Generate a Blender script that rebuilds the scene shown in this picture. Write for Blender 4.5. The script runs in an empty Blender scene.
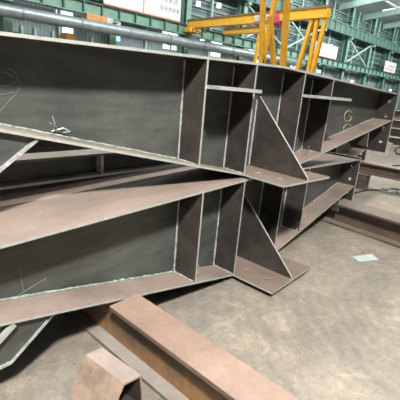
import bpy, bmesh, math, random
from mathutils import Vector, Matrix
random.seed(7)
sc = bpy.context.scene
COL = sc.collection
PI = math.pi
V = Vector

# ------------------------------------------------------------------ materials
def new_mat(name):
    m = bpy.data.materials.new(name); m.use_nodes = True
    nt = m.node_tree; b = nt.nodes['Principled BSDF']
    return m, nt, b

def noise(nt, scale, detail=4, rough=.6, stretch=None, coord='Object'):
    tc = nt.nodes.new('ShaderNodeTexCoord'); n = nt.nodes.new('ShaderNodeTexNoise')
    n.inputs['Scale'].default_value = scale; n.inputs['Detail'].default_value = detail
    n.inputs['Roughness'].default_value = rough
    src = tc.outputs[coord]
    if stretch:
        mp = nt.nodes.new('ShaderNodeMapping'); mp.inputs['Scale'].default_value = stretch
        nt.links.new(src, mp.inputs['Vector']); src = mp.outputs['Vector']
    nt.links.new(src, n.inputs['Vector'])
    return n.outputs['Fac']

def ramp(nt, fac, stops):
    r = nt.nodes.new('ShaderNodeValToRGB')
    e = r.color_ramp.elements
    while len(e) < len(stops): e.new(.5)
    for el, (p, c) in zip(e, stops):
        el.position = p; el.color = (c[0], c[1], c[2], 1)
    nt.links.new(fac, r.inputs['Fac'])
    return r.outputs['Color']

def mix(nt, a, b, fac, mode='MIX'):
    m = nt.nodes.new('ShaderNodeMix'); m.data_type = 'RGBA'; m.blend_type = mode
    for i, x in ((6, a), (7, b)):
        if isinstance(x, (tuple, list)): m.inputs[i].default_value = (*x[:3], 1)
        else: nt.links.new(x, m.inputs[i])
    if isinstance(fac, (int, float)): m.inputs[0].default_value = fac
    else: nt.links.new(fac, m.inputs[0])
    return m.outputs[2]

def bump(nt, b, h, strength=.2, dist=.01):
    n = nt.nodes.new('ShaderNodeBump'); n.inputs['Strength'].default_value = strength
    n.inputs['Distance'].default_value = dist
    nt.links.new(h, n.inputs['Height']); nt.links.new(n.outputs['Normal'], b.inputs['Normal'])

def up_mask(nt):
    g = nt.nodes.new('ShaderNodeNewGeometry'); s = nt.nodes.new('ShaderNodeSeparateXYZ')
    nt.links.new(g.outputs['True Normal'], s.inputs[0])
    r = nt.nodes.new('ShaderNodeMapRange'); r.inputs['From Min'].default_value = .55; r.inputs['From Max'].default_value = .9
    nt.links.new(s.outputs['Z'], r.inputs['Value'])
    return r.outputs['Result']

def simple(name, c, rough=.6, metal=0, var=.25, scale=6):
    m, nt, b = new_mat(name)
    f = noise(nt, scale)
    col = ramp(nt, f, [(.3, [x*(1-var) for x in c]), (.7, [min(1, x*(1+var)) for x in c])])
    nt.links.new(col, b.inputs['Base Color'])
    b.inputs['Roughness'].default_value = rough; b.inputs['Metallic'].default_value = metal
    return m

def emit(name, c, s):
    m, nt, b = new_mat(name)
    b.inputs['Base Color'].default_value = (*c, 1)
    b.inputs['Emission Color'].default_value = (*c, 1); b.inputs['Emission Strength'].default_value = s
    return m

def mill_steel(name, dark, light, dust, rough=.5, metal=.0, dustamt=.85):
    """hot rolled plate: dark mill scale, with brown dust and rust bloom lying on upward faces"""
    m, nt, b = new_mat(name)
    big = noise(nt, 2.2, 5, .62); fine = noise(nt, 38, 4, .7)
    streak = noise(nt, 5, 3, .6, (.35, 2, 2.2))
    col = ramp(nt, big, [(.3, dark), (.72, light)])
    col = mix(nt, col, ramp(nt, streak, [(.35, (.62, .62, .62)), (.65, (1.25, 1.22, 1.18))]), .75, 'MULTIPLY')
    col = mix(nt, col, ramp(nt, fine, [(.3, (.8, .8, .8)), (.7, (1.15, 1.15, 1.15))]), .6, 'MULTIPLY')
    dn = noise(nt, 3.1, 5, .65)
    dcol = ramp(nt, dn, [(.3, [x*.72 for x in dust]), (.68, [x*1.16 for x in dust])])
    dcol = mix(nt, dcol, ramp(nt, fine, [(.3, (.86, .86, .86)), (.7, (1.08, 1.08, 1.08))]), .7, 'MULTIPLY')
    mm = nt.nodes.new('ShaderNodeMath'); mm.operation = 'MULTIPLY'; mm.inputs[1].default_value = dustamt
    nt.links.new(up_mask(nt), mm.inputs[0])
    col = mix(nt, col, dcol, mm.outputs[0])
    nt.links.new(col, b.inputs['Base Color'])
    b.inputs['Roughness'].default_value = rough; b.inputs['Metallic'].default_value = metal
    bump(nt, b, fine, .12, .004)
    return m

M = {}
M['plate'] = mill_steel('mill_scale_plate', (.028, .025, .023), (.056, .047, .042), (.25, .19, .155), .42)
M['dusty'] = mill_steel('dusty_flange', (.045, .042, .038), (.08, .072, .064), (.30, .232, .192), .5)
M['web'] = mill_steel('mill_scale_web', (.048, .052, .050), (.090, .097, .088), (.40, .33, .28), .40)
M['edge'] = simple('flame_cut_edge', (.43, .44, .41), .42, .35, .14, 30)
M['weld'] = simple('weld_bead', (.40, .41, .40), .4, .3, .5, 60)
M['greenweld'] = simple('slag_crusted_weld', (.25, .31, .27), .7, 0, .5, 35)
M['rust'] = mill_steel('rusty_flange', (.115, .078, .055), (.20, .135, .095), (.285, .195, .15), .6)
def rust_web():
    m, nt, b = new_mat('rust_web_shaded_top')
    g = noise(nt, 3.0, 5, .65, (1, .5, 1.5)); f = noise(nt, 30, 4, .7)
    tc = nt.nodes.new('ShaderNodeTexCoord'); s = nt.nodes.new('ShaderNodeSeparateXYZ')
    nt.links.new(tc.outputs['Generated'], s.inputs[0])
    ad = nt.nodes.new('ShaderNodeMath'); ad.operation = 'MULTIPLY_ADD'; ad.inputs[1].default_value = .3
    nt.links.new(s.outputs['Z'], ad.inputs[0])
    nt.links.new(g, ad.inputs[2])
    col = ramp(nt, ad.outputs[0], [(.46, (.27, .135, .055)), (.64, (.16, .10, .058)), (.85, (.085, .065, .047))])  # rust colours; shade below the top flange painted darker toward the top
    col = mix(nt, col, ramp(nt, f, [(.3, (.75, .75, .75)), (.7, (1.2, 1.2, 1.2))]), .7, 'MULTIPLY')
    nt.links.new(col, b.inputs['Base Color']); b.inputs['Roughness'].default_value = .65
    return m
M['rustweb'] = rust_web()
M['greyflange'] = mill_steel('dusty_grey_flange', (.10, .09, .08), (.18, .16, .14), (.29, .26, .235), .6)
M['darkrust'] = mill_steel('dark_brown_beam', (.072, .052, .042), (.125, .088, .07), (.27, .215, .18), .55)
M['blockface'] = mill_steel('tan_mill_block', (.25, .185, .145), (.33, .245, .19), (.32, .27, .23), .6, 0, .9)
M['bright'] = simple('lightened_pale_steel', (.72, .73, .70), .4, .1, .15, 10)  # pale steel, colour lightened to offset the shadow its flange lies in
M['hollow'] = simple('shaded_hollow', (.03, .024, .02), .8)  # shade inside the open block end, put into a near-black colour
M['chalk'] = simple('yellow_chalk', (.46, .43, .25), .9)
M['whitechalk'] = simple('white_chalk', (.20, .20, .19), .9)
M['wire'] = simple('tie_wire', (.42, .44, .42), .4, .4)
M['yellow'] = simple('crane_yellow_paint', (.78, .40, .035), .45, 0, .12, 3)
M['yellowdark'] = simple('crane_rail_grime', (.20, .12, .05), .6)
M['magenta'] = simple('red_hoist_paint', (.55, .06, .12), .5)
M['green'] = simple('green_steel_paint', (.15, .27, .20), .5, 0, .2, 2)
M['greendark'] = simple('dark_green_paint', (.055, .11, .09), .55, 0, .25, 2)
M['greenpale'] = simple('pale_green_paint', (.34, .46, .40), .5, 0, .15, 2)
M['duct'] = simple('galvanised_duct', (.27, .30, .30), .42, .5, .15, 3)
M['ductband'] = simple('duct_band', (.22, .24, .24), .4, .4)
M['signw'] = simple('banner_white', (.60, .56, .50), .7, 0, .04, 1)
M['signink'] = simple('banner_ink', (.18, .27, .38), .7)
M['signred'] = simple('banner_red', (.62, .22, .16), .7)
M['window'] = emit('daylit_pane', (.80, .93, .97), 1.0)
M['bluewin'] = emit('daylit_blue_pane', (.36, .68, .86), .75)
M['lamp'] = emit('lit_lamp', (.93, 1.0, .97), 1.6)
M['skylight'] = emit('daylight_sheet', (.93, .97, 1.0), 3.2)
M['orange'] = simple('orange_paint', (.52, .23, .06), .5)
M['black'] = simple('black_rubber', (.02, .02, .02), .6)
M['grey'] = simple('grey_machine_paint', (.42, .43, .42), .5)
M['paper'] = simple('pale_paper', (.42, .47, .45), .8, 0, .12, 20)
M['pale'] = simple('pale_steel', (.52, .51, .48), .5, .1, .2, 8)
def corrugated():
    m, nt, b = new_mat('corrugated_cladding')
    tc = nt.nodes.new('ShaderNodeTexCoord'); w = nt.nodes.new('ShaderNodeTexWave')
    w.bands_direction = 'X'; w.inputs['Scale'].default_value = 1.4
    nt.links.new(tc.outputs['Object'], w.inputs['Vector'])
    col = ramp(nt, noise(nt, .35, 3), [(.3, (.17, .215, .225)), (.7, (.26, .31, .32))])
    col = mix(nt, col, ramp(nt, w.outputs['Fac'], [(.2, (.85, .85, .85)), (.8, (1.1, 1.1, 1.1))]), 1, 'MULTIPLY')
    nt.links.new(col, b.inputs['Base Color']); b.inputs['Roughness'].default_value = .5
    bump(nt, b, w.outputs['Fac'], .4, .03)
    return m
M['clad'] = corrugated()
def louvre():
    m, nt, b = new_mat('dark_louvre_wall')
    tc = nt.nodes.new('ShaderNodeTexCoord'); w = nt.nodes.new('ShaderNodeTexWave')
    w.bands_direction = 'Z'; w.inputs['Scale'].default_value = 1.1
    nt.links.new(tc.outputs['Object'], w.inputs['Vector'])
    col = ramp(nt, w.outputs['Fac'], [(.25, (.035, .055, .06)), (.8, (.10, .14, .145))])
    nt.links.new(col, b.inputs['Base Color']); b.inputs['Roughness'].default_value = .5
    return m
M['louvre'] = louvre()
M['roof'] = simple('roof_sheet', (.38, .42, .43), .6, 0, .12, .4)
def concrete():
    m, nt, b = new_mat('worn_concrete')
    c = 'Object'
    a = noise(nt, .9, 6, .62, None, c); f = noise(nt, 24, 6, .75, None, c); g = noise(nt, 3.4, 6, .7, None, c)
    col = ramp(nt, a, [(.30, (.19, .172, .148)), (.5, (.235, .207, .171)), (.70, (.28, .244, .198))])
    col = mix(nt, col, ramp(nt, g, [(.34, (.80, .80, .80)), (.62, (1.10, 1.09, 1.07))]), .7, 'MULTIPLY')
    col = mix(nt, col, ramp(nt, f, [(.3, (.78, .78, .78)), (.7, (1.16, 1.16, 1.16))]), .8, 'MULTIPLY')
    # power-trowel and dragging arcs: noise warped rings round a centre on the floor
    tc = nt.nodes.new('ShaderNodeTexCoord'); mp = nt.nodes.new('ShaderNodeMapping')
    mp.inputs['Location'].default_value = (-.55, 1.55, 0)
    nt.links.new(tc.outputs[c], mp.inputs['Vector'])
    w = nt.nodes.new('ShaderNodeTexWave'); w.wave_type = 'RINGS'; w.rings_direction = 'Z'
    w.inputs['Scale'].default_value = 3.4; w.inputs['Distortion'].default_value = 5
    w.inputs['Detail'].default_value = 5; w.inputs['Detail Scale'].default_value = 2.2; w.inputs['Detail Roughness'].default_value = .72
    nt.links.new(mp.outputs['Vector'], w.inputs['Vector'])
    col = mix(nt, col, ramp(nt, w.outputs['Fac'], [(.2, (.90, .90, .90)), (.8, (1.10, 1.09, 1.07))]), .45, 'MULTIPLY')
    nz = nt.nodes.new('ShaderNodeTexNoise'); nz.inputs['Scale'].default_value = 4.2; nz.inputs['Detail'].default_value = 10
    nz.inputs['Roughness'].default_value = .78; nz.inputs['Distortion'].default_value = 1.8
    nt.links.new(tc.outputs[c], nz.inputs['Vector'])
    col = mix(nt, col, ramp(nt, nz.outputs['Fac'], [(.30, (.66, .65, .64)), (.46, (.98, .98, .98)), (.55, (1.03, 1.02, 1)), (.62, (1.42, 1.38, 1.28))]), .9, 'MULTIPLY')
    # speckle of grit
    sp = noise(nt, 75, 2, .5, None, c)
    col = mix(nt, col, ramp(nt, sp, [(.30, (.45, .44, .42)), (.37, (1, 1, 1))]), .8, 'MULTIPLY')
    nt.links.new(col, b.inputs['Base Color']); b.inputs['Roughness'].default_value = .62
    bump(nt, b, f, .25, .006)
    return m
M['floor'] = concrete()

# ------------------------------------------------------------------ mesh helpers
class MB:
    def __init__(s): s.v = []; s.f = []; s.m = []
    def poly(s, pts, ext, mf=0, me=1):
        """solid from a planar outline extruded by vector ext; caps get mf, sides get me"""
        n = len(pts); o = len(s.v); ext = V(ext)
        a = [V(p) for p in pts]
        nrm = V((0, 0, 0))
        for i in range(n): nrm += a[i].cross(a[(i+1) % n])
        if nrm.dot(ext) > 0: a.reverse()
        s.v += [tuple(p) for p in a] + [tuple(p+ext) for p in a]
        s.f.append([o+i for i in range(n)]); s.m.append(mf)
        s.f.append([o+n+i for i in reversed(range(n))]); s.m.append(mf)
        for i in range(n):
            j = (i+1) % n
            s.f.append([o+j, o+i, o+n+i, o+n+j]); s.m.append(me)
    def box(s, lo, hi, mf=0, me=None):
        (x0, y0, z0), (x1, y1, z1) = lo, hi
        s.poly([(x0, y0, z0), (x1, y0, z0), (x1, y1, z0), (x0, y1, z0)], (0, 0, z1-z0), mf, mf if me is None else me)
    def bar(s, a, b, wx, wz, m=0, up=(0, 0, 1)):
        a, b = V(a), V(b); d = (b-a).normalized(); up = V(up)
        if abs(d.dot(up)) > .98: up = V((0, 1, 0))
        r = d.cross(up).normalized(); u = r.cross(d)
        s.poly([a+r*wx/2+u*wz/2, a-r*wx/2+u*wz/2, a-r*wx/2-u*wz/2, a+r*wx/2-u*wz/2], b-a, m, m)
    def tube(s, pts, r, m=0, n=8, wob=0):
        pts = [V(p) for p in pts]; o = len(s.v)
        for i, p in enumerate(pts):
            d = (pts[min(i+1, len(pts)-1)]-pts[max(i-1, 0)]).normalized()
            up = V((0, 0, 1)) if abs(d.z) < .9 else V((0, 1, 0))
            x = d.cross(up).normalized(); y = x.cross(d)
            rr = r*(1+random.uniform(-wob, wob))
            for k in range(n):
                t = 2*PI*k/n; s.v.append(tuple(p+x*math.cos(t)*rr+y*math.sin(t)*rr))
        for i in range(len(pts)-1):
            for k in range(n):
                k2 = (k+1) % n
                s.f.append([o+i*n+k, o+i*n+k2, o+(i+1)*n+k2, o+(i+1)*n+k]); s.m.append(m)
        s.f.append([o+k for k in reversed(range(n))]); s.m.append(m)
        e = o+(len(pts)-1)*n; s.f.append([e+k for k in range(n)]); s.m.append(m)
    def plate(s, outline, holes, o, u, w, n, t, mf=0, me=1):
        """plate with real through holes; outline and holes in 2D (u,w), thickness t along n"""
        o, u, w, n = V(o), V(u), V(w), V(n)
        bm = bmesh.new(); edges = []
        for loop in [outline]+holes:
            vs = [bm.verts.new(o+u*p[0]+w*p[1]) for p in loop]
            for i in range(len(vs)): edges.append(bm.edges.new((vs[i], vs[(i+1) % len(vs)])))
        bmesh.ops.triangle_fill(bm, use_beauty=True, use_dissolve=False, edges=edges, normal=n)
        base = len(s.v); idx = {}
        bm.verts.ensure_lookup_table()
        nv = len(bm.verts)
        for i, v_ in enumerate(bm.verts): idx[v_] = i; s.v.append(tuple(v_.co-n*t/2))
        for v_ in bm.verts: s.v.append(tuple(v_.co+n*t/2))
        for f in bm.faces:
            ids = [idx[x] for x in f.verts]
            if f.normal.dot(n) < 0: ids.reverse()
            s.f.append([base+i for i in reversed(ids)]); s.m.append(mf)
            s.f.append([base+nv+i for i in ids]); s.m.append(mf)
        for e in bm.edges:
            if len(e.link_faces) == 1:
                a, b = idx[e.verts[0]], idx[e.verts[1]]
                s.f.append([base+a, base+b, base+nv+b, base+nv+a]); s.m.append(me)
        bm.free()
    def build(s, name, mats, parent=None, fix=True):
        me = bpy.data.meshes.new(name); me.from_pydata(s.v, [], s.f); me.update()
        for m in (mats if isinstance(mats, (list, tuple)) else [mats]): me.materials.append(M[m])
        for p, i in zip(me.polygons, s.m): p.material_index = i
        if fix:
            bm = bmesh.new(); bm.from_mesh(me); bmesh.ops.recalc_face_normals(bm, faces=bm.faces); bm.to_mesh(me); bm.free()
        o = bpy.data.objects.new(name, me); COL.objects.link(o)
        if parent: o.parent = parent
        return o

def circ(cx, cy, r, n=12): return [(cx+r*math.cos(2*PI*k/n), cy+r*math.sin(2*PI*k/n)) for k in range(n)]
def tag(o, label, cat, group=None):
    o['label'] = label; o['category'] = cat
    if group: o['group'] = group
    return o
def thing(name, label, cat, loc=(0, 0, 0), rz=0, group=None):
    o = bpy.data.objects.new(name, None); COL.objects.link(o); o.empty_display_size = .1
    o.location = loc; o.rotation_euler = (0, 0, rz)
    return tag(o, label, cat, group)
def structure(o): o['kind'] = 'structure'; return o

# ------------------------------------------------------------------ haunched girders
W = .2025; D = .749; SL = .0314; RL = .214; RR = .2035; A_ = .7387; B_ = .293; T = .014
def gtop(x): return D + T - SL*abs(x)              # z of upper face of top flange (0 = underside of base plate)
def gbot(x):                                         # upper face of bottom flange
    return T + max(0, abs(x)-B_)*(RL if x < 0 else RR)

def girder(name, label, loc, rz, er, el=2.2, ddr=.37, ddl=.30, ribs=True, detail=True, fin=True, lip=.006):
    g = thing(name, label, 'girder', loc, rz, None)
    pe = ['plate', 'edge']
    # top flange: two arms folded at the apex
    m = MB()
    for x0, x1 in ((-el, 0), (0, er)):
        m.poly([(x0, -W, gtop(x0)), (x1, -W, gtop(x1)), (x1, W, gtop(x1)), (x0, W, gtop(x0))], (0, 0, -T), 0, 1)
    m.build('top_flange', ['dusty', 'edge'], g)
    # web
    m = MB()
    m.poly([(-el, .006, gbot(-el)), (-B_, .006, gbot(-B_)), (B_, .006, gbot(B_)), (er, .006, gbot(er)),
            (er, .006, gtop(er)-T), (0, .006, gtop(0)-T), (-el, .006, gtop(-el)-T)], (0, -.012, 0), 0, 1)
    web = m.build('web', ['web', 'edge'], g)
    # bottom flange arms
    for x0, x1 in ((-el, -B_), (B_, er)):
        m = MB()
        m.poly([(x0, -W, gbot(x0)), (x1, -W, gbot(x1)), (x1, W, gbot(x1)), (x0, W, gbot(x0))], (0, 0, -T), 0, 1)
        m.build('bottom_flange', ['dusty', 'edge'], g)
    # base plate with bolt slots
    m = MB()
    y0 = -W-.342 if fin else -W
    holes = []
    if fin:
        for sx in (-1, 1):
            for yy in (-.22, -.41): holes.append([(sx*.15+.026*math.cos(2*PI*k/12), yy+.014*math.sin(2*PI*k/12)) for k in range(12)])
    m.plate([(-.298, y0), (.298, y0), (.298, W), (-.298, W)], holes, (0, 0, T/2), (1, 0, 0), (0, 1, 0), (0, 0, 1), T)
    m.build('base_plate', pe, g)
    if fin:
        m = MB()
        m.poly([(-.008, -.006, T), (-.008, y0+.012, T), (-.008, y0+.012, T+.016), (-.008, -.03, T+.53), (-.008, -.006, T+.53)], (.016, 0, 0), 0, 1)
        f = m.build('bracket_fin', ['plate', 'edge'], g)
        m = MB()
        m.tube([(-.011, -.011, T+.005+.05*k) for k in range(11)], .0075, 0, 6, .35)
        m.build('weld_bead', 'weld', f)
    # full-depth stiffeners
    for x in [q for q in (-A_, -B_, B_, A_) if q < er-.1]:
        m = MB(); zb, zt = gbot(x), gtop(x)-T
        m.poly([(x-.007, -.006, zb), (x-.007, -W, zb), (x-.007, -W, zt), (x-.007, -.006, zt)], (.014, 0, 0), 0, 1)
        s = m.build('stiffener', pe, g)
        m = MB(); n = 16
        m.tube([(x-.010, -.010, zb+.008+(zt-zb-.016)*k/n) for k in range(n+1)], .0058, 0, 6, .4)
        m.tube([(x-.010, -.012-(W-.02)*k/6, zb+.004) for k in range(7)], .006, 0, 6, .4)
        m.build('weld_bead', 'weld', s)
    # horizontal rib plates between the stiffener pairs
    if ribs:
        for x0, x1, yo in ((-A_+.007, -.335, -.30), (B_-.007, A_+.004, -.385)):
            z = 1.383-loc[2]
            m = MB()
            if x0 < 0: out = [(x0, -W-.001), (x0, yo), (x1, yo), (x1, -W-.001)]
            else: out = [(x0, -W-.001), (x0, yo), (x1, yo), (x1, -W-.001)]
            m.poly([(a, b, z) for a, b in out], (0, 0, .021), 0, 1)
            xi0, xi1 = (x0, -B_-.008) if x0 < 0 else (B_+.008, A_-.008)
            m.poly([(xi0, -.007, z), (xi0, -W-.001, z), (xi1, -W-.001, z), (xi1, -.007, z)], (0, 0, .021), 0, 1)
            m.build('rib_plate', ['plate', 'edge'], g)
    # end plates, taller than the girder, with bolt holes
    for x, dd, sx in ((er, ddr, 1), (-el, ddl, -1)):
        zb, zt = gbot(x)-dd, gtop(x)+.02
        hs = []
        for yy in (-.135, .135):
            for zz in (gtop(x)-.09, gtop(x)-.25, gbot(x)-.10): hs.append(circ(yy, zz, .019))
            if dd > .3: hs.append(circ(yy, gbot(x)-.25, .019))
        m = MB()
        m.plate([(-W-.008, zb), (W+.008, zb), (W+.008, zt), (-W-.008, zt)], hs, (x+sx*.0125, 0, 0), (0, 1, 0), (0, 0, 1), (1, 0, 0), .025)
        m.build('end_plate', pe, g)
    # plates hung under the bottom flange
    x = 1.66; zb = gbot(x)-T
    m = MB()
    m.poly([(x, W-.02, zb), (x, -W+.006, zb), (x, -W-.012, zb-.15), (x, W-.02, zb-.15)], (.014, 0, 0), 0, 1)
    if er > 1.7: m.build('hanger_plate', pe, g)
    zc = T-.0-.012
    m = MB()                                        # chamfered knee plate in line with the web
    zq = max(.005, gbot(-2.2)-ddl+.05) if ddl < .2 else gbot(-2.2)-ddl
    top = lambda xx: gbot(xx)-T
    xs = -1.70
    xk = -1.90
    zl = top(xs) - .82*(xs-xk)
    yk = -W+.03
    if el > 2:
        m.poly([(xs, yk, top(xs)), (xk, yk, zl), (-el, yk, zl), (-el, yk, top(-el))], (0, .016, 0), 0, 1)
        kp = m.build('knee_plate', ['web', 'edge'], g)
        m = MB(); m.bar((xs+.004, yk-.004, top(xs)-.004), (xk, yk-.004, zl), lip, .012, 0); m.bar((xk, yk-.004, zl), (-el, yk-.004, zl), .012, .012)
        o = m.build('edge_strip', 'weld', kp)
        m = MB()
        x0, x1 = -1.885, -2.1
        m.bar((x0, -W+.01, top(x0)-.008), (x1, -W+.01, top(x0)-.82*(x0-x1)), .02, .02)
        m.build('cleat_bar', 'edge', kp)
    # crusted weld along the left web foot
    if detail:
        m = MB()
        n = 70; m.tube([(-el+.02+(el-A_-.04)*k/n, -.014-random.uniform(0, .006), gbot(-el+.02+(el-A_-.04)*k/n)+.004) for k in range(n+1)], .0062, 0, 6, .4)
        m.build('foot_weld', 'greenweld', g)
        m = MB()
        n = 40; m.tube([(B_+.03+(er-B_-.06)*k/n, -.011, gbot(B_+.03+(er-B_-.06)*k/n)+.004) for k in range(n+1)], .006, 0, 6, .4)
        m.build('foot_weld', 'weld', g)
    return g

def marks(parent, curves, mat='chalk', r=.0035):
    root = None
    for c in curves:
        m = MB(); m.tube(c, r, 0, 5); o = m.build('chalk_mark', mat, parent); root = root or o
    return root
def arc(cx, cz, rx, rz, a0, a1, n=14, y=-.0085):
    return [(cx+rx*math.cos(math.radians(a0+(a1-a0)*k/n)), y, cz+rz*math.sin(math.radians(a0+(a1-a0)*k/n))) for k in range(n+1)]

ZU = 1.5795-D-T
U = girder('haunched_girder', 'dark steel haunched girder on top of the front stack, with two horizontal rib plates', (0, 0, ZU), 0, 2.2, lip=.03)
L0 = V((-.0366, -.0035, ZU-.7737))
Lg = girder('haunched_girder', 'lower dark steel haunched girder of the front stack, its triangular fin just above the floor', L0, .0954, 2.071, ddr=.222, ribs=False)
# chalk and wires on the upper girder
c1 = marks(U, [arc(1.53, 1.235-ZU, .085, .055, 40, 320), [(1.56, -.0085, 1.235-ZU), (1.62, -.0085, 1.225-ZU), (1.60, -.0085, 1.19-ZU)],
          arc(1.57, 1.11-ZU, .09, .04, 30, 210)], 'chalk', .0032)
c1['label'] = 'yellow chalk loops'
c2 = marks(U, [arc(-1.80, 1.33-ZU, .10, .05, -160, 120), arc(-1.78, 1.36-ZU, .07, .04, -120, 60), [(-1.80, -.0085, 1.20-ZU), (-1.70, -.0085, 1.31-ZU)]], 'whitechalk', .0014)
c2['label'] = 'faint white chalk scrawl'
m = MB()
m.tube([(-1.56, -.02, 1.125-ZU), (-1.57, -.06, 1.165-ZU), (-1.585, -.07, 1.20-ZU)], .0028)
m.build('tie_wire', 'wire', U); m = MB()
m.tube([(-1.55, -.03, 1.125-ZU), (-1.56, -.05, 1.15-ZU), (-1.60, -.08, 1.17-ZU)], .0028)
m.build('tie_wire', 'wire', U); m = MB()
m.tube([(-1.57, -.02, 1.122-ZU), (-1.52, -.04, 1.14-ZU), (-1.49, -.05, 1.125-ZU), (-1.53, -.06, 1.12-ZU)], .004)
m.build('tie_wire', 'wire', U)
m = MB()
m.tube([(.62, -.12, gbot(.62)+.004), (.58, -.16, gbot(.62)+.05), (.54, -.19, gbot(.62)+.09)], .0035)
m.build('tie_wire', 'wire', U)
# lower girder marks
c3 = marks(Lg, [[(-.45, -.0085, 1.395+.7737-.7737-ZU), (-.335, -.0085, 1.311-ZU)], [(-.415, -.0085, 1.315-ZU), (-.355, -.0085, 1.38-ZU)]], 'whitechalk', .0018)
c3['label'] = 'small chalk cross'
c4 = marks(Lg, [[(-1.86, -.007, 1.375-ZU), (-1.795, -.007, 1.41-ZU)], [(-1.775, -.007, 1.30-ZU), (-1.762, -.007, 1.165-ZU)],
                [(-1.80, -.007, 1.155-ZU), (-1.65, -.007, 1.20-ZU)]], 'whitechalk', .0015)
c4['label'] = 'scribed yellow lines'
m = MB()
zb = gbot(-A_)
m.tube([(-.70, -.15, zb+.004), (-.665, -.16, zb+.03), (-.66, -.16, zb+.07), (-.69, -.15, zb+.12), (-.715, -.14, zb+.16)], .003)
m.build('tie_wire', 'wire', Lg)
zb = gbot(.75); m = MB()
m.tube([(.80, -.08, zb+.004), (.76, -.15, zb+.05), (.72, -.19, zb+.02), (.70, -.20, zb+.03)], .0035)
m.build('tie_wire', 'wire', Lg)

# girder lying directly behind the front stack
Rg = girder('haunched_girder', 'brown dusted girder directly behind the lower front girder, only its top flange showing', (-.0366, .425, ZU-.7737), .0954, .85, ribs=False, detail=False, fin=False, ddr=.18)
# far girder end on the raised cross beam
Fg = girder('haunched_girder', 'far girder on the raised brown cross beam, its end plate poking past the front stack', (1.92, .735, .266), .1, 2.071, el=.95, ribs=False, detail=False, fin=False, ddr=.2)

# ------------------------------------------------------------------ plain rolled beams
def ibeam(name, label, a, b, w, h, z, mats=('rust', 'rustweb', 'greyflange'), group=None, tf=.022, tw=.014, cut0=0, cat='steel beam', wb=None, stiff=()):
    a, b = V((*a, 0)), V((*b, 0)); d = b-a; Lh = d.length
    g = thing(name, label, cat, (a.x, a.y, z), math.atan2(d.y, d.x), group)
    wb = wb or w
    m = MB(); m.box((cut0, -w/2, h-tf), (Lh, w/2, h)); m.build('top_flange', mats[0], g)
    m = MB(); m.box((0, -tw/2, tf), (Lh, tw/2, h-tf)); m.build('web', mats[1], g)
    m = MB(); m.box((0, -wb/2, 0), (Lh, wb/2, tf)); m.build('bottom_flange', mats[2], g)
    for x in stiff:
        for sy in (-1, 1):
            m = MB(); m.box((x-.008, min(sy*tw/2, sy*(w/2-.01)), tf), (x+.008, max(sy*tw/2, sy*(w/2-.01)), h-tf)); m.build('stiffener', 'pale', g)
    return g
# foreground rusty beam: top flange burned off where it passes under the girder
H1 = .27
ax = lambda y: -1.415 - .118*(y+.34)*1.0      # left edge line of the top flange
def fb(y, off): return (-1.441-.117*(y+.346)+off, y)
ibeam('support_beam', 'rusty foreground beam with orange web and wide pinkish top flange, running under the left arms', fb(.62, .127), fb(-2.3, .048), 0.185, H1, 0, cut0=.62+.345, wb=.205, tw=.062)
ibeam('support_beam', 'dark brown cross beam on the floor carrying the right arm of the front stack', (1.80, 1.05), (1.72, -2.4), .30, .262, 0, ('darkrust', 'darkrust', 'darkrust'), wb=.26)
ibeam('support_beam', 'dark brown cross beam raised on a short block behind the right end plates', (3.93, 1.6), (4.10, -1.2), .22, .18, .25, ('darkrust', 'darkrust', 'darkrust'))
m = MB()
o = thing('support_block', 'short dark stub column propping the raised brown cross beam', 'support block', (3.86, .62, 0))
m.box((-.075, -.08, 0), (.075, .08, .018)); m.build('foot_plate', 'darkrust', o)
m = MB(); m.box((-.075, -.08, .232), (.075, .08, .25)); m.build('cap_plate', 'darkrust', o)
m = MB(); m.box((-.07, -.075, .018), (-.055, .075, .232)); m.build('flange', 'darkrust', o)
m = MB(); m.box((.055, -.075, .018), (.07, .075, .232)); m.build('flange', 'darkrust', o)
m = MB(); m.box((-.055, -.006, .018), (.055, .006, .232)); m.build('web', 'darkrust', o)

# slender beams lying on the rear girder
ibeam('stacked_beam', 'slender dark beam lying on the rear girder, pale flange edges and one upright stiffener', (-2.6, .235), (-.25, .43), .16, .15, .785,
      ('greyflange', 'web', 'bright'), tf=.014, tw=.01, stiff=(1.47,))
ibeam('stacked_beam', 'second slender beam farther back behind the pale edged one, almost hidden by the top girder', (-2.3, .62), (-.0, .82), .16, .24, .79,
      ('greyflange', 'greyflange', 'pale'), tf=.013, tw=.01, stiff=(.62,))

# wedge-shaped steel chock by the foreground beam
bl = thing('steel_chock', 'tan sloping steel block wedged against the rusty foreground beam', 'steel block', (0, 0, 0))
# profile in x-z, top narrow, left face sloping outwards to the floor
xt, zt_ = -1.645, .185
prof = [(xt, zt_), (xt+.086, zt_-.004), (xt+.105, .0), (xt-.085, .0)]
ya, yb = -.51, -.765
cx_, cz_ = xt+.015, .08
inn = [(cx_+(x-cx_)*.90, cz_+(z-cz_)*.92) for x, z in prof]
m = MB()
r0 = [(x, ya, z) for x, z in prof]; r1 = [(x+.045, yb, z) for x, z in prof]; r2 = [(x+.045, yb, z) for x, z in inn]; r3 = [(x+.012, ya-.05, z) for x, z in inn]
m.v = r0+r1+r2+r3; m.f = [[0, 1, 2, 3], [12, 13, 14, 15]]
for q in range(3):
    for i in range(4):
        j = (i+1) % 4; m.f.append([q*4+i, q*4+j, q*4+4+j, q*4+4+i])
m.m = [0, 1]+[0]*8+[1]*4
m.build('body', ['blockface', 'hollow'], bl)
m = MB(); m.bar((xt+.115, yb+.0, .004), (xt+.115, yb-.12, .004), .05, .008); m.build('foot_strap', 'blockface', bl)

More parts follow.
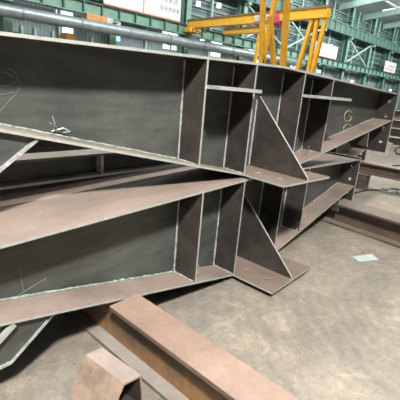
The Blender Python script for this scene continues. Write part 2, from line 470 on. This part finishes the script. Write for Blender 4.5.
# ------------------------------------------------------------------ small things on the floor
m = MB(); m.poly([(.96, -.58, .002), (1.20, -.66, .002), (1.13, -.76, .002), (.92, -.67, .002)], (0, 0, .004), 0, 0)
tag(m.build('paper_sheet', 'paper'), 'pale sheet of paper lying on the concrete below the brown cross beam', 'paper')
m = MB(); m.tube([(.60, -1.20, .006), (.66, -1.29, .008), (.70, -1.36, .006)], .005)
tag(m.build('welding_rod', 'wire'), 'thin pale rod lying on the concrete at the right edge', 'rod')
m = MB(); m.tube([(3.4, .52, .01), (3.8, .50, .012), (4.1, .36, .01), (4.35, .3, .02), (4.5, .08, .01)], .012)
tag(m.build('floor_cable', 'black'), 'black cable on the floor leading to the chain under the raised cross beam', 'cable')
ch = thing('lifting_chain', 'heap of heavy lifting chain on the floor at the right edge', 'chain', (4.12, .14, 0))
for k in range(16):
    t = k/15; cx = -.12+.40*t; cy = .20-.50*t+.03*math.sin(k*2.1); ang = math.atan2(-.5, .4)+.5*math.sin(k*1.7)
    ring = [(cx+.035*math.cos(a)*math.cos(ang)-.018*math.sin(a)*math.sin(ang), cy+.035*math.cos(a)*math.sin(ang)+.018*math.sin(a)*math.cos(ang),
             .016+(k % 2)*.02+(.008*math.sin(a) if k % 2 else 0)) for a in [2*PI*i/12 for i in range(13)]]
    m = MB(); m.tube(ring, .010); m.build('chain_link', 'duct', ch)
m = MB(); m.tube([(6.4, 1.9, .012), (6.0, 1.45, .012), (6.1, 1.15, .012), (6.9, 1.25, .012), (7.6, 1.15, .012), (8.4, 1.2, .012), (9.5, 1.8, .012)], .014)
tag(m.build('air_hose', 'black'), 'thin dark hose looping over the floor behind the raised cross beam', 'hose')
# grey stand and steel stack at the right edge
st = thing('work_stand', 'pale grey box stand on the floor beyond the raised cross beam', 'stand', (8.75, 2.22, 0), -.75)
m = MB(); m.box((-.13, -.16, 0), (.13, .16, .34)); m.build('cabinet', 'pale', st)
m = MB(); m.box((-.16, -.19, .34), (.16, .19, .36)); m.build('top_plate', 'grey', st)
m = MB(); m.tube([(.02, -.17, .10+.5*0), (.02, -.17, .26)], .012); m.build('handle', 'grey', st)
hr = MB(); hr.tube([(9.3+.07*math.cos(a), 1.95-.09*math.cos(a), .13+.10*math.sin(a)) for a in [2*PI*i/16 for i in range(17)]], .022, 0, 8)
tag(hr.build('hose_coil', 'black'), 'black hose coil standing beside the pale grey box stand', 'hose coil')
for k, (zz, xx) in enumerate(((.0, 12.0), (.30, 12.1), (.60, 12.0), (.0, 13.6), (.30, 13.6), (.60, 13.7), (.90, 13.6))):
    lab = ['bottom beam of the nearer pile at the right edge', 'middle beam of the nearer pile at the right edge', 'topmost beam of the nearer pile at the right edge',
           'bottom beam of the farther pile at the right edge', 'second beam up in the farther pile at the right edge',
           'third beam up in the farther pile at the right edge', 'topmost beam of the farther pile at the right edge'][k]
    ibeam('piled_beam', 'pale flanged '+lab, (xx, 6.2), (xx-.3, -.6), .3, .30, zz, ('pale', 'darkrust', 'pale'), 'piled steel beams')

# ------------------------------------------------------------------ the hall
m = MB(); m.box((-25, -22, -.2), (95, 26, 0)); structure(m.build('floor', 'floor'))
YW = 21.0
m = MB(); m.box((-25, YW, 0), (95, YW+.2, 5.6)); structure(m.build('wall_back', 'clad'))
m = MB(); m.box((-25, YW, 5.6), (95, YW+.2, 12)); structure(m.build('wall_upper', 'louvre'))
m = MB(); m.box((92, -22, 0), (92.2, YW, 12)); structure(m.build('wall_end', 'clad'))
m = MB(); m.box((-25, -22.2, 0), (95, -22, 12)); structure(m.build('wall_front', 'clad'))
m = MB(); m.box((-25.2, -22, 0), (-25, YW, 12)); structure(m.build('wall_left', 'clad'))
kt = 200
for zz in (5.9, 6.5, 7.1, 7.7, 9.9, 10.6):
    kt += 1; m = MB(); m.box((-20, YW-.14, zz), (92, YW-.02, zz+.10)); structure(m.build('trim_%d' % kt, 'green'))
for i in range(26):
    kt += 1; x = 1.3+3*i
    m = MB(); m.box((x-.07, YW-.26, 0), (x+.07, YW-.14, 11.4)); structure(m.build('trim_%d' % kt, 'green' if i % 2 else 'greenpale'))
# roof sheets over the hall, sloping up from the back wall
m = MB(); m.poly([(-25, YW+.2, 11.6), (-25, 4, 13.4), (-25, -22, 12.2), (-25, -22, 12.5), (-25, 4, 13.7), (-25, YW+.2, 11.9)], (120, 0, 0), 0, 0)
structure(m.build('ceiling', 'roof'))
def roofz(y): return 11.6+(YW-y)*(1.8/17) if y > 4 else 13.4-(4-y)*(1.2/26)
# skylight sheets
n = 0
for x in range(-18, 90, 9):
    for y0, y1 in ((9, 19), (-14, 0)):
        n += 1
        m = MB(); m.poly([(x, y0, roofz(y0)-.02), (x+2.6, y0, roofz(y0)-.02), (x+2.6, y1, roofz(y1)-.02), (x, y1, roofz(y1)-.02)], (0, 0, -.03), 0, 0)
        o = m.build('window_%d' % (n+20), 'skylight'); structure(o)
# roof rafters
k = 0
for x in range(-8, 92, 6):
    k += 1
    m = MB(); m.bar((x+4.3, YW-.2, 11.0), (x+4.3, 4, 12.9), .25, .6); m.bar((x+4.3, 4, 12.9), (x+4.3, -22, 11.7), .25, .6)
    structure(m.build('trim_%d' % k, 'greenpale'))
for y in (8, 11, 14, 17):
    k += 1
    m = MB(); m.bar((-20, y, roofz(y)-.25), (92, y, roofz(y)-.25), .15, .2); structure(m.build('trim_%d' % k, 'roof'))

# columns, each a thing with its flanges and web
xs = [4.3+6*i for i in range(-1, 15)]
names = {}
for i, x in enumerate(xs):
    d = 'green crane-hall column'
    c = thing('hall_column', 'green steel hall column against the back wall carrying both crane runways', 'column', (x, 20.25, 0), 0, 'green columns along the back wall')
    m = MB(); m.box((-.22, -.27, 0), (.22, -.24, 11.3)); m.build('flange', 'green', c)
    m = MB(); m.box((-.22, .24, 0), (.22, .27, 11.3)); m.build('flange', 'green', c)
    m = MB(); m.box((-.02, -.24, 0), (.02, .24, 11.3)); m.build('web', 'greendark', c)
    m = MB(); m.box((-.2, -.65, 4.70), (.2, -.27, 4.85)); m.build('corbel', 'green', c)
    m = MB(); m.box((-.2, -.65, 8.0), (.2, -.27, 8.25)); m.build('corbel', 'green', c)
    if x < 31:
        m = MB(); m.bar((0, -1.04, 4.1+.01*x), (0, -.27, 4.1+.01*x), .08, .08); m.build('duct_bracket', 'greendark', c)

def runway(name, label, z0, z1, y, step, mat, matd):
    g = thing(name, label, 'crane runway', (0, y, z0))
    h = z1-z0
    m = MB(); m.box((-20, -.02, .05), (92, .02, h-.05)); m.build('web', mat, g)
    m = MB(); m.box((-20, -.2, h-.05), (92, .2, h)); m.build('top_flange', matd, g)
    m = MB(); m.box((-20, -.2, 0), (92, .2, .05)); m.build('bottom_flange', mat, g)
    for i in range(int(70/step)):
        x = -1+i*step
        m = MB(); m.box((x, -.17, .05), (x+.07, -.02, h-.05)); m.build('stiffener', matd, g)
    return g
runway('crane_runway', 'lower green runway girder with close stiffeners along the back wall', 4.86, 5.52, 19.75, 1.15, 'green', 'greendark')
runway('crane_runway', 'upper green runway girder high along the back wall', 8.25, 9.25, 19.75, 1.2, 'greendark', 'green')
# walkway rail on upper runway
m = MB()
for zz in (9.7, 10.1): m.bar((-10, 19.6, zz), (90, 19.6, zz), .05, .05)
for i in range(50): m.bar((-8+2*i, 19.6, 9.25), (-8+2*i, 19.6, 10.1), .04, .04)
tag(m.build('walkway_railing', 'greendark'), 'thin green walkway railing on top of the upper runway', 'railing')
# cross bracing pipes
for x in (22.3, 28.3, 40.3):
    g = thing('wall_bracing', {22.3: 'pale crossed bracing pipes on the wall behind the yellow crane legs', 28.3: 'pale crossed bracing pipes between the columns right of the yellow crane legs',
                               40.3: 'far pale crossed bracing pipes toward the right of the hall'}[x], 'bracing', (x, 20.0, 0))
    for a, b in (((.3, 0, 5.7), (5.7, 0, 8.1)), ((.3, .12, 8.1), (5.7, .12, 5.7))):
        m = MB(); m.tube([a, b], .09); m.build('brace_pipe', 'greenpale', g)

# big duct
def dz(x): return 4.10+.010*x
g = thing('air_duct', 'long round grey duct running along the back wall under the lower runway', 'duct', (0, 18.9, 0))
m = MB(); m.tube([(x, 0, dz(x)) for x in range(-10, 31, 5)], .30, 0, 20); o = m.build('duct_pipe', 'duct', g)
for p in o.data.polygons: p.use_smooth = True
for i in range(11):
    x = -1.5+3.05*i
    m = MB(); m.tube([(x, 0, dz(x)), (x+.10, 0, dz(x))], .33, 0, 20); m.build('duct_band', 'ductband', g)

# windows: two rows in the back wall
wu = [(2.6, 4.3), (7.2, 8.2), (10.25, 11.4), (14.8, 16.2), (19.7, 20.9), (24.2, 25.4), (28.5, 29.9)]
wl = [(2.2, 4.75), (7.55, 8.2), (10.6, 11.4), (14.9, 15.5), (15.7, 16.15), (19.7, 20.8), (25.5, 26.6), (31, 32), (36, 37)]
kk = 0
for x0, x1 in wu:
    kk += 1; m = MB(); zc = 4.74+.012*x0
    if x0 > 4.8: zc -= .0
    m.box((x0, YW-.06, zc-.11), (x1, YW-.01, zc+.13)); structure(m.build('window_%d' % kk, 'window'))
for i, (x0, x1) in enumerate(wl):
    kk += 1; m = MB(); zc = 3.90+.010*x0
    m.box((x0, YW-.06, zc-.17), (x1, YW-.01, zc+.17)); structure(m.build('window_%d' % kk, 'bluewin' if i in (0, 2) else 'window'))
    if i == 2: pass
# wall rails under the windows
k0 = 60
for zz, y in ((3.35, 20.9), (3.0, 20.9), (4.55, 20.9)):
    k0 += 1; m = MB(); m.box((-20, y, zz), (90, y+.09, zz+.09)); structure(m.build('trim_%d' % k0, 'greendark'))
for x in (5.2, 5.9, 6.9, 9.3):
    k0 += 1; m = MB(); m.box((x, 20.85, 2.6), (x+.14, 20.95, 3.8)); structure(m.build('trim_%d' % k0, 'greenpale'))

# banners with rows of glyph-like strokes
def glyphs(par, x0, z, h, n, gap, y, mi):
    for i in range(n):
        x = x0+i*(h+gap); m = MB()
        for q in range(3): m.box((x, y, z+h*(.1+.36*q)), (x+h*.8, y+.01, z+h*(.1+.36*q)+h*.12), mi)
        for q in random.sample((0, .32, .66), 2): m.box((x+q*h, y, z), (x+q*h+h*.14, y+.01, z+h), mi)
        m.build('letter', 'signink', par)
def banner(label, x0, x1, z0, z1, y, rows, split=None, slope=0):
    g = thing('hall_banner', label, 'banner', (x0, y, z0))
    m = MB(); m.box((0, 0, 0), (x1-x0, .06, z1-z0)); pn = m.build('panel', 'signw', g)
    m = MB(); m.box((0, -.02, -.06), (x1-x0, .06, 0)); m.box((0, -.02, z1-z0), (x1-x0, .06, z1-z0+.06))
    if split: m.box((split-.04, -.02, 0), (split+.04, 0, z1-z0))
    m.build('border', 'signred', g)
    for gx, gz, h, n, gap in rows: glyphs(pn, gx, gz, h, n, gap, -.012, 0)
    return g
banner('wide white banner with rows of blue characters on the lower runway at upper left', 9.4, 15.15, 5.60, 7.3, 19.5,
       [(.1, .62, .30, 6, .13), (3.15, .95, .30, 6, .10), (4.05, .42, .26, 5, .08)], 2.75)
banner('white banner with faint lettering right behind the yellow crane legs', 32.2, 37.2, 5.60, 6.75, 19.5, [(.3, .55, .3, 5, .15), (3, .6, .3, 4, .15), (3, .2, .25, 4, .1), (.4, .2, .25, 4, .1)], 2.4)
banner('small white banner far along the hall near the right edge', 50.3, 54.1, 5.60, 6.84, 19.5, [(1.2, .6, .28, 6, .1), (.4, .2, .28, 7, .1)])

# lamps along the wall and shop floor clutter
lamp_px = [(30.5, 3.9), (34.5, 3.95), (38.8, 3.55), (43.5, 3.7), (48.5, 3.3), (27, 3.75), (56, 3.4), (24.6, 3.9), (18.1, 4.95), (17.4, 7.2), (19.5, 7.5), (37, 6.9)]
for i, (x, z) in enumerate(lamp_px):
    lo = thing('wall_lamp', 'small bright lamp bracketed to the back wall', 'lamp', (x, 20.3, z), 0, 'small lamps along the back wall')
    m = MB(); m.tube([(0, 0, -.16), (0, 0, .0), (0, 0, .14)], .17, 0, 10); m.build('globe', 'lamp', lo)
    m = MB(); m.bar((0, .1, .05), (0, .65, .05), .06, .06); m.build('bracket', 'greendark', lo)
def machine(label, x, z0, w, h, mat, y=19.0):
    g = thing('shop_machine', label, 'machine', (x, y, 0))
    m = MB(); m.box((-w/2, 0, 0), (w/2, .8, z0)); m.build('base', 'greendark', g)
    m = MB(); m.box((-w/2, -.1, z0), (w/2, .7, z0+h)); m.build('body', mat, g)
    m = MB(); m.box((-w/3, -.16, z0+h*.2), (-w/9, -.1, z0+h*.7)); m.build('panel', 'grey', g)
    return g
machine('tall orange machine standing against the back wall, left of the yellow girder', 7.5, 3.2, .5, .5, 'yellow', 19.9)
machine('orange shop machine against the wall below the small far banner', 49.5, 2.0, 3.6, .7, 'orange')
machine('dull red shop machine left of the orange one near the far banner', 43.5, 1.3, 3.0, .6, 'magenta')
machine('grey cabinet against the back wall right of the crane legs', 36.5, 1.7, 2.4, 1.6, 'grey')
machine('pale grey cabinet against the back wall just past the girders', 33.0, 1.6, 1.4, 1.3, 'pale')
o = thing('hoist_trolley', 'orange hoist trolley box standing out from the lower runway at upper left', 'hoist', (8.2, 19.25, 4.50))
m = MB(); m.box((0, -.05, 0), (1.25, .28, .34)); m.build('housing', 'orange', o)
m = MB(); m.box((1.25, -.05, .05), (1.65, .25, .32)); m.build('motor', 'grey', o)
m = MB(); m.bar((.4, .15, .30), (.4, .29, .33), .06, .06); m.build('hanger', 'greendark', o)

# ------------------------------------------------------------------ yellow semi-gantry cranes
def crane_girder(x, y0, y1, z, h, w, label):
    g = thing('gantry_crane', label, 'gantry crane', (x, y0, 0))
    m = MB(); m.box((-w/2, 0, z), (w/2, y1-y0, z+h)); m.build('bridge_girder', 'yellow', g)
    m = MB(); m.box((-w/2-.06, 0, z+h), (w/2+.06, y1-y0, z+h+.10)); m.build('rail_walkway', 'yellowdark', g)
    return g
def leg(g, a, b, w, mat='yellow'):
    m = MB(); m.bar(a, b, w, w, 0, (0, 1, 0)); return m.build('leg', mat, g)
g = crane_girder(16.0, 8.9, 19.5, 5.28, .44, .4, 'yellow semi-gantry crane with a long bridge girder reaching to the wall runway')
for y0, y1 in ((.86, 1.8), (.57, .66), (.1, .65)):
    leg(g, (0, y0, 5.28), (0, y1, .15), .19)
m = MB(); m.box((-.25, -.2, .02), (.25, 2.1, .2)); m.build('end_carriage', 'yellowdark', g)
m = MB(); m.box((-.5, 9.9, 5.0), (.5, 10.5, 5.27)); m.build('end_carriage', 'yellow', g)
m = MB(); m.box((-.26, 3.35, 5.34), (-.205, 4.55, 5.66)); o = m.build('name_plate', 'signw', g); o['label'] = 'white plate with grey lettering'
for i in range(6):
    y = 3.5+i*.16; m = MB()
    m.poly([(-.262, y, 5.42), (-.262, y+.11, 5.42), (-.262, y+.11, 5.45), (-.262, y+.06, 5.45), (-.262, y+.06, 5.55), (-.262, y+.11, 5.55), (-.262, y+.11, 5.58), (-.262, y, 5.58),
            (-.262, y, 5.55), (-.262, y+.03, 5.55), (-.262, y+.03, 5.45), (-.262, y, 5.45)], (-.012, 0, 0), 0, 0)
    m.build('letter', 'grey', o)
m = MB(); m.box((-.3, 2.85, 5.18), (.3, 3.3, 5.66)); m.tube([(0, 2.8, 5.3), (0, 3.4, 5.3)], .28, 0, 12); o = m.build('hoist', 'magenta', g); o['label'] = 'red hoist drum'
m = MB(); m.tube([(-.3, 9.9-.15*i, 5.2-.35*abs(math.sin(i*.9))) for i in range(14)], .03); m.build('festoon_cable', 'black', g)
g = crane_girder(19.6, 15.6, 19.5, 5.42, .30, .4, 'second, short yellow crane girder farther back, partly hidden by the first one')
for sx in (-1, 1): leg(g, (0, .3+.2*sx, 5.42), (0, .3+.5*sx, .1), .18)
# near gantry, its bridge above the frame
XG, YG = 10.6, 8.5
g = crane_girder(XG, -8.0, YG+.3, 7.0, .7, .6, 'nearer tall yellow gantry crane, only its four slanting legs in view')
yl = YG+8.0
def legp(x0, z0, x1, z1, w=.2):
    leg(g, (x0-XG, yl, z0), (x1-XG, yl, z1), w)
legp(9.95, 7.0, 11.05, .2, .17); legp(11.28, 7.0, 10.43, .2, .17)
legp(10.84, 4.42, 12.47, .2, .18); legp(11.6, 7.0, 12.55, .2, .22)
for dx in (-.5, .5): leg(g, (dx, .3, 7.0), (dx*2.4, .3, .2), .2)
m = MB(); m.box((-.6, yl-.2, .02), (2.2, yl+.2, .2)); m.build('end_carriage', 'yellowdark', g)
m = MB(); m.box((-1.6, .1, .02), (1.6, .5, .2)); m.build('end_carriage', 'yellowdark', g)

# ------------------------------------------------------------------ camera
cam = bpy.data.cameras.new('camera'); co = bpy.data.objects.new('camera', cam); COL.objects.link(co)
R = Vector((0.73059384, -0.67762578, 0.0839997)); Uv = Vector((0.13972121, 0.2687801, 0.95301377)); F = Vector((0.66836414, 0.68452945, -0.29104778))
mw = Matrix.Identity(4)
for i in range(3): mw[i][0] = R[i]; mw[i][1] = Uv[i]; mw[i][2] = -F[i]
mw.translation = Vector((-2.28023, -1.81544, 1.38294)); co.matrix_world = mw
cam.sensor_width = 36; cam.lens = 366.63/400*36; cam.clip_start = .05; cam.clip_end = 300
sc.camera = co

# ------------------------------------------------------------------ light
w = bpy.data.worlds.new('world'); sc.world = w; w.use_nodes = True
w.node_tree.nodes['Background'].inputs[0].default_value = (.82, .90, 1.0, 1)
w.node_tree.nodes['Background'].inputs[1].default_value = .3
def area(name, loc, target, sx, sy, power, col):
    l = bpy.data.lights.new(name, 'AREA'); l.shape = 'RECTANGLE'; l.size = sx; l.size_y = sy; l.energy = power; l.color = col
    o = bpy.data.objects.new(name, l); COL.objects.link(o); o.location = loc
    o.rotation_euler = (V(target)-V(loc)).to_track_quat('-Z', 'Y').to_euler(); return o
area('work_lamp', (-3.3, -3.5, 4.9), (-.8, 0, 1), .45, .45, 900, (1, .97, .92))
area('skylight_strip', (3.5, -1.0, 12.6), (2.5, -1, 0), 5, 10, 800, (.97, .98, 1))
area('high_bay_lamp', (4.0, 5.0, 10.5), (1, -1, 0), 1.2, 1.2, 1500, (1, .95, .86))
area('skylight_strip', (12, 8.0, 11.2), (14, 18, 5), 14, 3, 2800, (.92, .98, 1))
area('skylight_strip', (40, 8.0, 11.2), (42, 20, 6), 30, 3, 6500, (.92, .98, 1))

sc.view_settings.view_transform = 'Standard'; sc.view_settings.look = 'None'
sc.view_settings.gamma = 1; sc.view_settings.use_curve_mapping = False; sc.view_settings.exposure = -.08
